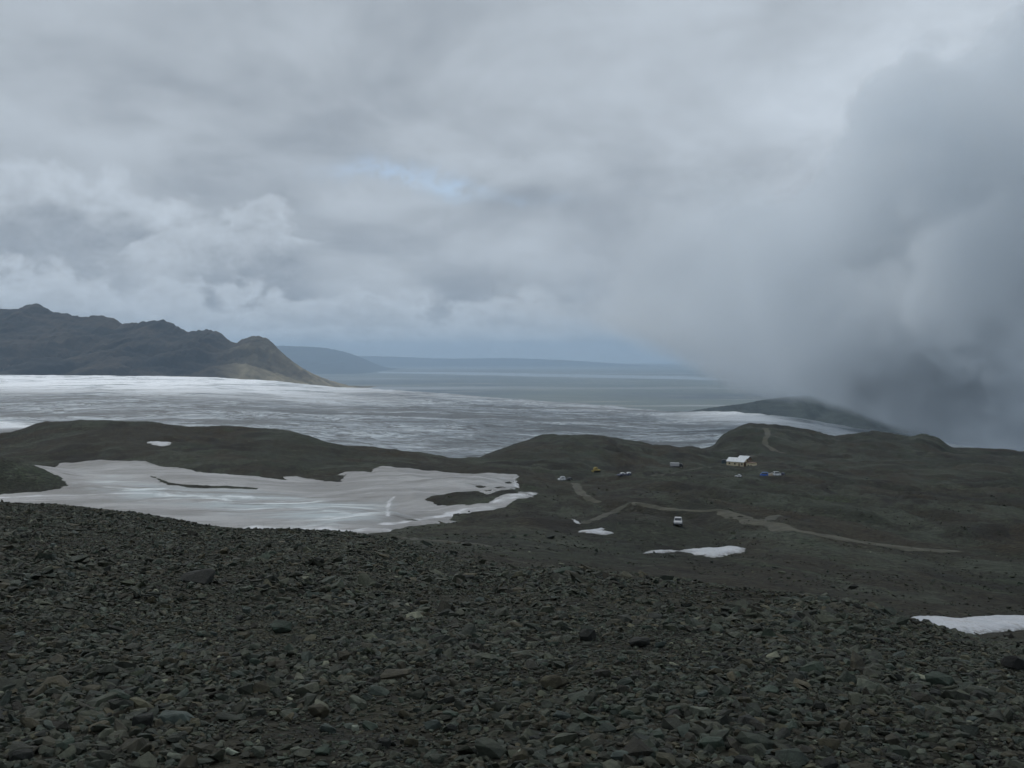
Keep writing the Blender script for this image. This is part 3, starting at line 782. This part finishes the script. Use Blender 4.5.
M_STEEL = plain_mat('grey_steel', (.3, .31, .32), .45, .7)
M_RED = plain_mat('tail_lamp', (.35, .02, .02), .3)

def wheels(root, pts, r_, w):
    for x, y in pts:
        bm = bmesh.new(); add_cyl(bm, (0, 0, 0), r_, w, 'y', 24)
        o = bm_obj('wheel', bm, M_TYRE, root, .03); o.location = (x, y, r_)
        bm = bmesh.new(); add_cyl(bm, (0, 0, 0), r_ * .55, w + .03, 'y', 16)
        bm_obj('rim', bm, M_RIM, o)
def vehicle(label, cat, name, px, py, yaw, L, W, Hh, paint, roof=None, style='wagon', wr=.38, group=None, lift=0.0, rack=False):
    """front is +x in local axes."""
    p = hit(px, py)
    L, W, Hh = L * .84, W * .88, Hh * .9
    e = thing(name, label, cat, p, yaw, group)
    g = wr * .75 + lift; belt = g + (Hh - g) * .50; h2 = L / 2
    if style == 'van':
        prof = [(-h2, g), (-h2 + .02, belt), (h2 - .18, belt - .08), (h2, belt - .3), (h2, g)]
        cab = [(-h2 + .03, belt), (-h2 + .08, Hh - .06), (-h2 + .2, Hh), (h2 - 1.35, Hh), (h2 - 1.1, Hh - .08), (h2 - .3, belt)]
    elif style == 'hatch':
        prof = [(-h2, g), (-h2, belt - .05), (-h2 + .1, belt), (h2 - .95, belt), (h2 - .12, belt - .18), (h2, belt - .32), (h2, g)]
        cab = [(-h2 + .08, belt), (-h2 + .55, Hh - .03), (-h2 + .8, Hh), (h2 - 2.05, Hh), (h2 - 1.8, Hh - .05), (h2 - .95, belt)]
    else:
        prof = [(-h2, g), (-h2, belt), (h2 - 1.2, belt), (h2 - .1, belt - .08), (h2, belt - .18), (h2, g)]
        cab = [(-h2 + .04, belt), (-h2 + .14, Hh - .05), (-h2 + .3, Hh), (h2 - 1.95, Hh), (h2 - 1.75, Hh - .05), (h2 - 1.2, belt)]
    lean = lambda z: .16 * (z - belt) / (Hh - belt) * 1.0
    bm = bmesh.new(); add_prism(bm, prof, -W/2, W/2)
    body = bm_obj('body', bm, paint, e, .05)
    bm = bmesh.new(); add_prism(bm, cab, -W/2 + .04, W/2 - .04, lean)
    bm_obj('cabin', bm, roof or paint, e, .03)
    # side glass, windscreen and rear glass: thin raised panels that follow the leaning cabin
    zs0, zs1 = belt + .07, Hh - .16
    xa, xb = cab[0][0] + .25, cab[-1][0] - .35
    for s in (-1, 1):
        bm = bmesh.new()
        yo = lambda z: s * (W/2 - .04 - lean(z) + .008); yi = lambda z: s * (W/2 - .04 - lean(z) - .03)
        q = [(xa, zs0), (xb, zs0), (xb - .45, zs1), (xa + .15, zs1)]
        A = [bm.verts.new((x, yo(z), z)) for x, z in q]; B = [bm.verts.new((x, yi(z), z)) for x, z in q]
        bm.faces.new(A); bm.faces.new(B[::-1])
        for i in range(4): bm.faces.new([A[i], B[i], B[(i+1)%4], A[(i+1)%4]])
        bm_obj('side_window', bm, M_GLASS, e)
    for nm, (x0, z0), (x1, z1), sg in (('windscreen', cab[-1], cab[-2], 1), ('rear_window', cab[0], cab[1], -1)):
        bm = bmesh.new(); A = []; B = []
        for t_, s in ((.12, -1), (.12, 1), (.9, 1), (.9, -1)):
            z = z0 + (z1 - z0) * t_; x = x0 + (x1 - x0) * t_; yy = s * (W/2 - .12 - lean(z))
            A.append(bm.verts.new((x + sg * .012, yy, z + .004))); B.append(bm.verts.new((x - sg * .03, yy, z)))
        bm.faces.new(A); bm.faces.new(B[::-1])
        for i in range(4): bm.faces.new([A[i], B[i], B[(i+1)%4], A[(i+1)%4]])
        bm_obj(nm, bm, M_GLASS, e)
    box_obj('bumper', M_DARK, e, h2 - .06, h2 + .10, -W/2 + .03, W/2 - .03, g - .02, g + .22, bevel=.03)
    box_obj('bumper', M_DARK, e, -h2 - .10, -h2 + .06, -W/2 + .03, W/2 - .03, g - .02, g + .22, bevel=.03)
    for s in (-1, 1):
        box_obj('headlight', M_LAMP, e, h2 - .05, h2 + .02, s * (W/2 - .32) - .13, s * (W/2 - .32) + .13, belt - .42, belt - .22, bevel=.02)
        box_obj('tail_light', M_RED, e, -h2 - .02, -h2 + .05, s * (W/2 - .14) - .08, s * (W/2 - .14) + .08, belt - .45, belt - .12, bevel=.015)
    wx = h2 - .85
    wheels(e, [(wx, W/2 - .1), (wx, -W/2 + .1), (-wx, W/2 - .1), (-wx, -W/2 + .1)], wr, .28 if wr < .45 else .42)
    if rack:
        bm = bmesh.new(); 
        for x in np.linspace(-h2 + .5, h2 - 2.1, 5): add_box(bm, x, x + .05, -W/2 + .25, W/2 - .25, Hh + .06, Hh + .10)
        for s in (-1, 1): add_box(bm, -h2 + .45, h2 - 2.0, s*(W/2 - .25) - .025, s*(W/2 - .25) + .025, Hh + .001, Hh + .059)
        bm_obj('roof_rack', bm, M_STEEL, e)
        bm = bmesh.new(); add_cyl(bm, (-h2 + .4, W/2 - .3, Hh + .8), .02, 1.6, 'z', 8); bm_obj('aerial', bm, M_DARK, e)
    return e
PG = 'vehicles parked on the stony ground below the hut'
# the high-clearance vehicle coming up the track
vehicle('white off-road vehicle on big tyres standing alone by the track, seen head-on', 'off-road vehicle', 'off_road_vehicle', 678, 525.5, R(-100), 3.9, 2.05, 1.95, M_DIRTYWHITE, None, 'wagon', .5, PG, .1)
vehicle('white van parked at the top of the gravel ramp beside a dark car', 'van', 'parked_van', 561.5, 480.5, R(205), 3.9, 1.8, 1.9, M_WHITE, None, 'van', .33, PG)
vehicle('low dark car parked just behind the lone white van', 'car', 'parked_car', 568.5, 480.2, R(188), 4.4, 1.75, 1.42, M_DARK, None, 'hatch', .31, PG)
vehicle('white-roofed dark blue wagon, left of a pair side by side', 'car', 'parked_car', 620.8, 476.0, R(200), 4.3, 1.8, 1.75, M_NAVY, M_WHITE, 'wagon', .36, PG)
vehicle('white-roofed dark blue wagon, right of a pair side by side', 'car', 'parked_car', 627.2, 475.6, R(200), 4.4, 1.8, 1.8, M_NAVY, M_WHITE, 'wagon', .36, PG)
vehicle('small white hatchback parked alone on the slope below the hut', 'car', 'parked_car', 738, 477, R(150), 4.0, 1.75, 1.6, M_WHITE, None, 'hatch', .32, PG)
vehicle('bright blue van parked below the hut beside two beige boxes', 'van', 'parked_van', 764, 476.2, R(175), 5.2, 2.0, 2.5, M_BLUE, plain_mat('light_blue_paint', (.10, .22, .52), .4), 'van', .38, PG)
vehicle('white van with tall aerial and roof rack, between beige boxes and navy car', 'van', 'parked_van', 777, 475.8, R(10), 4.9, 2.0, 2.6, M_WHITE, None, 'van', .38, PG, 0, True)
vehicle('navy car half hidden behind the white van with the aerial', 'car', 'parked_car', 783, 475.0, R(60), 4.2, 1.75, 1.6, M_NAVY, None, 'hatch', .33, PG)
# two beige boxes
for k, (px, s, lab) in enumerate(((769.9, 1.0, 'small beige box on the ground touching the blue van side'), (772.6, 1.25, 'larger beige box on the ground next to the white van with the aerial'))):
    p = hit(px, 475.9)
    e = thing('crate', lab, 'crate', p, R(15 + 20 * k))
    bm = bmesh.new(); add_box(bm, -.7*s, .7*s, -.6*s, .6*s, .1, 1.3*s); bm_obj('box', bm, M_BEIGE, e, .03)
    bm = bmesh.new(); add_box(bm, -.75*s, .75*s, -.65*s, .65*s, 1.3*s + .002, 1.38*s + .002); bm_obj('lid', bm, M_DIRTYWHITE, e, .02)
    bm = bmesh.new()
    for y in (-.5, 0, .5): add_box(bm, -.7*s, .7*s, y*s - .06, y*s + .06, 0, .098)
    bm_obj('pallet', bm, M_TIMBER, e)
# long white lorry near the saddle
p = hit(676.5, 467.6)
e = thing('lorry', 'long white box lorry with a dark cab parked near the saddle left of the hut', 'lorry', p, R(-12), PG)
box_obj('cargo_box', M_DIRTYWHITE, e, -4.2, 1.7, -1.2, 1.2, 1.05, 3.2, bevel=.05)
box_obj('chassis', M_DARK, e, -4.0, 4.2, -.55, .55, .62, 1.0)
bm = bmesh.new(); add_prism(bm, [(1.85, .8), (1.85, 2.7), (3.3, 2.75), (3.9, 1.9), (4.15, 1.75), (4.15, .8)], -1.1, 1.1); cab = bm_obj('cab', bm, M_DARK, e, .05)
box_obj('windscreen', M_GLASS, cab, 3.52, 3.58, -.95, .95, 1.95, 2.4)
wheels(e, [(3.2, 1.0), (3.2, -1.0), (-2.2, 1.0), (-2.2, -1.0), (-3.3, 1.0), (-3.3, -1.0)], .5, .35)
# yellow tracked machine
p = hit(596.5, 472)
e = thing('snow_groomer', 'small yellow tracked machine standing alone on the hillside above the parked vehicles', 'snow groomer', p, R(200), PG)
for s in (-1, 1):
    bm = bmesh.new(); add_prism(bm, [(-2.0, .35), (-1.7, .02), (1.6, .02), (2.0, .4), (1.7, .85), (-1.8, .85)], s * 1.05 - .35, s * 1.05 + .35)
    bm_obj('track_belt', bm, M_TYRE, e, .08)
box_obj('body', M_YELLOW, e, -1.9, 1.8, -.68, .68, .5, 1.5, bevel=.08)
bm = bmesh.new(); add_prism(bm, [(-.3, 1.502), (-.2, 2.75), (1.2, 2.75), (1.6, 1.502)], -.95, .95, lambda z: .12 * (z - 1.5)); cb = bm_obj('cab', bm, M_YELLOW, e, .06)
for s in (-1, 1): box_obj('side_window', M_GLASS, cb, .05, 1.1, s * .85 - .03, s * .85 + .03, 1.85, 2.45)
bm = bmesh.new(); add_prism(bm, [(2.25, .15), (2.35, 1.0), (2.45, 1.0), (2.4, .1)], -1.5, 1.5); bm_obj('blade', bm, M_YELLOW, e)
# dark shed at the hut's left
p = hit(724.5, 463)
e = thing('shed', 'small dark teal shed standing at the near end of the hut', 'shed', p, R(-18))
box_obj('wall', M_TEAL, e, -2.0, 2.0, -1.4, 1.4, -.5, 2.1)
bm = bmesh.new(); add_prism(bm, [(-2.2, 2.102), (-2.2, 2.2), (0, 2.8), (2.2, 2.2), (2.2, 2.102)], -1.6, 1.6); bm_obj('roof', bm, M_DARK, e)
box_obj('door', M_DARK, e, -.5, .5, -1.45, -1.402, -.4, 1.7)

# the hut
p = hit(740.5, 466.2)
hut = thing('mountain_hut', 'cream mountain hut with a stepped pale metal roof on the ridge below the summit track', 'hut', (p.x, p.y + 4, p.z), R(-38)); hut.scale = (.88, .88, .92)
def gable(nm, x0, x1, y0, y1, ze, zr, over, mat, parent, th=.16):
    ym = (y0 + y1) / 2
    bm = bmesh.new()
    k = (zr - ze) / (ym - y0)
    prof = [(y0 - over, ze - k * over), (ym, zr), (y1 + over, ze - k * over), (y1 + over, ze - k * over + th), (ym, zr + th), (y0 - over, ze - k * over + th)]
    A = [bm.verts.new((x0 - over, y, z)) for y, z in prof]; B = [bm.verts.new((x1 + over, y, z)) for y, z in prof]
    for a in ((0,1,4,5), (1,2,3,4)):
        bm.faces.new([A[i] for i in a]); bm.faces.new([B[i] for i in a][::-1])
    for i in range(6): bm.faces.new([A[i], B[i], B[(i+1)%6], A[(i+1)%6]])
    return bm_obj(nm, bm, mat, parent)
def gable_wall(nm, x0, x1, y0, y1, z0, ze, zr, mat, parent):
    ym = (y0 + y1) / 2; bm = bmesh.new()
    prof = [(y0, z0), (y1, z0), (y1, ze), (ym, zr), (y0, ze)]
    A = [bm.verts.new((x0, y, z)) for y, z in prof]; B = [bm.verts.new((x1, y, z)) for y, z in prof]
    bm.faces.new(A); bm.faces.new(B[::-1])
    for i in range(5): bm.faces.new([A[i], B[i], B[(i+1)%5], A[(i+1)%5]])
    return bm_obj(nm, bm, mat, parent)
gable_wall('wall', -8.6, 6.2, -5, 5, -1.2, 3.4, 5.9, M_CREAM, hut)
gable('roof', -8.6, 6.2, -5, 5, 3.42, 5.92, .5, M_ROOF, hut)
gable_wall('wall', -1.5, 6.6, 1.0, 8.6, -1.0, 5.6, 7.2, M_TIMBER, hut)
r2 = gable('roof', -1.5, 6.6, 1.0, 8.6, 5.62, 7.22, .45, M_ROOF, hut)
box_obj('chimney', M_STEEL, r2, 3.6, 4.1, 5.6, 6.1, 6.4, 8.1)
for x in (-6.2, -1.4, 4.6):
    f = box_obj('window', M_TIMBER, hut, x - .62, x + .62, -5.06, -5.003, 1.1, 2.4)
    box_obj('pane', M_GLASS, f, x - .52, x + .52, -5.08, -5.063, 1.2, 2.3)
d_ = box_obj('door', M_TIMBER, hut, 1.7, 2.8, -5.06, -5.003, 0, 2.2)
box_obj('handle', M_STEEL, d_, 2.6, 2.68, -5.10, -5.063, 1.0, 1.08)
f = box_obj('window', M_GLASS, hut, 6.203, 6.26, -3, -1.6, 1.2, 2.4)
box_obj('end_cladding', M_TIMBER, hut, 6.262, 6.34, -4.9, 4.9, -1, 3.3)
box_obj('annex', M_CREAM, hut, 8.2, 14.0, -4.5, 2.5, -1.6, 2.9)
box_obj('annex_roof', M_TIMBER, hut, 7.9, 14.3, -4.8, 2.8, 2.902, 3.15)
for x in (9.3, 11.6): box_obj('annex_door', M_DARK, hut, x, x + 1.3, -4.56, -4.503, -.6, 1.6)
box_obj('porch', M_TIMBER, hut, 6.345, 8.19, -3.2, 1.5, -1.2, 2.6)

# ------------------------------------------------------------------ air and fog
def volume_box(name, lo, hi, mat):
    bm = bmesh.new(); add_box(bm, lo[0], hi[0], lo[1], hi[1], lo[2], hi[2])
    o = bm_obj(name, bm, mat); return tag(o, kind='stuff')
def vol_mat(name):
    m = bpy.data.materials.new(name); m.use_nodes = True; m.node_tree.nodes.clear()
    t = NT(m.node_tree); out = t.node('ShaderNodeOutputMaterial'); pv_ = t.node('ShaderNodeVolumePrincipled')
    t.l.new(pv_.outputs[0], out.inputs['Volume'])
    return m, t, pv_
mh, t, pvn = vol_mat('thin_haze')
pvn.inputs['Color'].default_value = (.61, .79, .98, 1); pvn.inputs['Density'].default_value = 2.7e-5; pvn.inputs['Anisotropy'].default_value = .2
volume_box('haze', (-105000, -6000, -640), (105000, 82000, 905), mh)

mf, t, pvn = vol_mat('fog_bank')
s = t.sep(t.pos()); X, Y, Z = s[0], s[1], s[2]
pos = t.pos()
n1 = t.noise(t.vmap(pos, (1, 1, 1.1)), 1 / 360, 4, .6)
nn = t.mul(t.sub(n1, .5), 9.0)
Xe = t.sub(X, t.mul(t.sub(Y, 2200), .30))
top = t.mul(t.sub(t.add(125, t.mul(t.sub(Xe, 146), .631)), Z), t.mul(t.ramp(Xe, 200, 800, .6, 1.0), .846 / 60))
bot = t.mul(t.add(t.sub(Z, 112), t.mul(Xe, .325)), 1 / 40)
yf = t.mul(t.sub(430, t.m('ABSOLUTE', t.sub(Y, 2250))), 1 / 200)
lf = t.mul(t.sub(Xe, 0), 1 / 160)
f = t.m('MINIMUM', t.m('MINIMUM', top, 3.5), t.m('MINIMUM', yf, lf))
f = t.ramp(t.m('MINIMUM', t.add(f, nn), t.add(bot, t.mul(nn, .35))), .0, t.ramp(Xe, 100, 550, 2.2, .55))
dens = t.mul(f, t.mul(t.ramp(Xe, 100, 850, .0020, .0095), t.mul(t.ramp(Z, -150, 350, 1.4, .55), t.ramp(n1, .36, .62, .65, 1.35))))
t.put(pvn.inputs['Density'], dens); pvn.inputs['Color'].default_value = (.935, .97, 1.0, 1); pvn.inputs['Anisotropy'].default_value = .1
mf.cycles.volume_step_rate = .15
bm = bmesh.new()
FOG = [(-40, -20), (1000, -330), (2500, -520), (2500, 880), (1230, 880), (-40, 190)]
A = [bm.verts.new((x, 1720, z)) for x, z in FOG]; B = [bm.verts.new((x + 110, 2790, z)) for x, z in FOG]
bm.faces.new(A); bm.faces.new(B[::-1])
for i in range(6): bm.faces.new([A[i], B[i], B[(i + 1) % 6], A[(i + 1) % 6]])
tag(bm_obj('fog_bank', bm, mf), kind='stuff')

# ------------------------------------------------------------------ sky and sun
SUN_EL, SUN_AZ = R(48), R(-25)       # azimuth from +Y towards +X: high ahead, a little to the left
w = bpy.data.worlds.new('World'); sc.world = w; w.use_nodes = True
w.node_tree.nodes.clear(); t = NT(w.node_tree)
out = t.node('ShaderNodeOutputWorld'); bg = t.node('ShaderNodeBackground'); t.l.new(bg.outputs[0], out.inputs[0])
SKY = .1
bg.inputs['Strength'].default_value = SKY
sky = t.node('ShaderNodeTexSky', sky_type='NISHITA'); sky.sun_disc = False
sky.sun_elevation = SUN_EL; sky.sun_rotation = SUN_AZ; sky.altitude = 900
dirv = t.node('ShaderNodeTexCoord').outputs['Generated']
dx_, dy_, dz_ = t.sep(dirv)
el = t.m('ARCSINE', dz_); az = t.m('ARCTAN2', dx_, dy_)
def ae(px, py):
    x, z = (px - CX) / F, (HY - py) / F
    return math.atan(x), math.atan(z / math.hypot(1, x))
uv = t.comb(az, el)
wn = t.sep(t.noise(uv, 9, 4, .62, color=True))
wu = t.add(az, t.mul(t.sub(wn[0], .5), .13)); wv = t.add(el, t.mul(t.sub(wn[1], .5), .075))
def blob(px, py, sx, sy, amp, u=wu, v=wv):
    a0, e0 = ae(px, py); sx, sy = sx / F, sy / F
    a = t.mul(t.sub(u, a0), 1 / sx); b_ = t.mul(t.sub(v, e0), 1 / sy)
    q = t.add(t.mul(a, a), t.mul(b_, b_))
    return t.mul(t.m('POWER', 2.718, t.mul(q, -.5)), amp)
# cloud deck overhead, drawn out towards the horizon
den = t.add(t.m('MAXIMUM', dz_, 0), .26)
deck = t.comb(t.m('DIVIDE', dx_, den), t.m('DIVIDE', dy_, den))
dk = t.noise(t.vmap(deck, (1, .9, 1)), 1.9, 6, .54, .3)
dk2 = t.noise(t.vmap(deck, (1, .85, 1), loc=(3.1, 7.7, 0)), 5.0, 5, .56, .2)
base = t.ramp(el, .0, .10, .43, .475)
base = t.add(base, t.ramp(el, .35, 1.1, .0, .20))
base = t.add(base, t.ramp(dk, .34, .66, -.075, .075)); base = t.add(base, t.mul(t.sub(dk2, .5), .17))
for b5 in ((300,92,200,26,-.025),(150,175,150,18,-.05),(290,165,70,20,-.05),(330,215,120,14,.02),(480,230,120,26,-.02),(590,110,90,35,.03),(830,75,150,60,.09),(880,25,120,50,.06),(720,160,60,40,.05),
           (200,30,240,40,-.02),(600,190,80,22,-.03),(20,40,120,40,-.02)):
    base = t.add(base, blob(*b5))
# heaped clouds: a lumpy top edge, bright below it and greyer towards the foot
def heap(b_, top, lumps, amp, scale, seed, left, right, rim, foot, depth, soft=.006):
    h0 = ae(512, top)[1]; hh = h0
    for px, sx, up in lumps:
        q = t.mul(t.sub(az, ae(px, 355)[0]), F / sx)
        hh = t.add(hh, t.mul(t.m('POWER', 2.718, t.mul(t.mul(q, q), -.5)), up / F))
    nz = t.noise(t.comb(t.mul(az, 1.0), t.mul(el, 1.35), seed), scale, 5, .58, .2)
    hh = t.add(hh, t.mul(t.sub(nz, .5), amp / F))
    dd = t.sub(hh, el)
    win = t.mul(t.ramp(t.add(az, t.mul(t.sub(nz, .5), .12)), ae(left, 355)[0], ae(left + 60, 355)[0]), t.ramp(t.add(az, t.mul(t.sub(nz, .5), .12)), ae(right, 355)[0], ae(right - 60, 355)[0]))
    n2_ = t.noise(t.comb(az, t.mul(el, 1.5), seed + 3), scale * 2.4, 3, .6)
    lvl = t.add(t.ramp(dd, 0, depth / F, rim, foot), t.mul(t.sub(n2_, .5), .24))
    mask = t.mul(t.mul(t.ramp(dd, -soft, soft), win), t.ramp(dd, 3.4 * depth / F, 1.5 * depth / F))
    n_ = t.node('ShaderNodeMix', data_type='FLOAT'); t.put(n_.inputs[0], mask); t.put(n_.inputs[2], b_); t.put(n_.inputs[3], lvl)
    return n_.outputs[0]
base = heap(base, 232, [(50, 50, 44), (-40, 50, 26), (120, 30, 14)], 150, 15, 1.3, -500, 250, .60, .39, 56, .012)
base = heap(base, 258, [(275, 34, 36), (215, 40, 14)], 120, 18, 4.1, 90, 350, .55, .36, 56, .006)
base = heap(base, 300, [(30, 60, 24), (355, 22, 12), (250, 60, 4)], 110, 22, 5.2, -900, 600, .57, .46, 40, .009)
base = heap(base, 336, [(300, 60, 8), (470, 40, 8)], 60, 30, 9.2, -900, 600, .58, .45, 22, .006)
base = t.sub(base, t.mul(t.mul(t.ramp(el, .016, .002), t.ramp(az, -.30, -.16)), .03))
cool = t.ramp(base, .2, .5)
tint = t.mix(cool, (.82, .955, 1.14), (.88, .985, 1.10))
cl = t.node('ShaderNodeVectorMath', operation='SCALE'); t.put(cl.inputs[0], tint); t.put(cl.inputs['Scale'], t.mul(t.m('MAXIMUM', base, .05), 1 / SKY))
hole = t.mul(t.add(t.add(blob(385,176,34,8,1.1), blob(450,190,24,6.5,1.0)), blob(530,198,25,4,.3)), t.ramp(t.noise(uv, 26, 4, .6), .32, .54))
fin = t.mix(t.m('MINIMUM', t.mul(hole, .55), .55), cl.outputs[0], sky.outputs[0])
t.put(bg.inputs['Color'], fin)

sd = bpy.data.lights.new('sun', 'SUN'); sd.energy = 1.0; sd.angle = R(12); sd.color = (1, .96, .9)
so = bpy.data.objects.new('sun', sd); link(so)
sv = Vector((math.sin(SUN_AZ) * math.cos(SUN_EL), math.cos(SUN_AZ) * math.cos(SUN_EL), math.sin(SUN_EL)))
so.rotation_euler = sv.to_track_quat('Z', 'Y').to_euler()

# ------------------------------------------------------------------ camera and render settings
cd = bpy.data.cameras.new('camera'); cam = bpy.data.objects.new('camera', cd); link(cam)
cd.sensor_width = 36; cd.lens = 36; cd.shift_y = -(384 - HY) / F
cd.clip_start = .1; cd.clip_end = 250000
cam.location = (0, 0, 0); cam.rotation_euler = (R(90), 0, 0)
sc.camera = cam
sc.view_settings.view_transform = 'Standard'; sc.view_settings.look = 'None'; sc.view_settings.gamma = 1; sc.view_settings.exposure = 0
sc.render.engine = 'CYCLES'
cy = sc.cycles
cy.max_bounces = 6; cy.diffuse_bounces = 2; cy.glossy_bounces = 2; cy.transmission_bounces = 2; cy.volume_bounces = 5
cy.volume_max_steps = 256
cy.use_adaptive_sampling = True; cy.adaptive_threshold = .03; cy.adaptive_min_samples = 12
w.cycles.sampling_method = 'MANUAL'; w.cycles.sample_map_resolution = 512
cy.use_denoising = True
try: cy.denoiser = 'OPENIMAGEDENOISE'
except Exception: pass
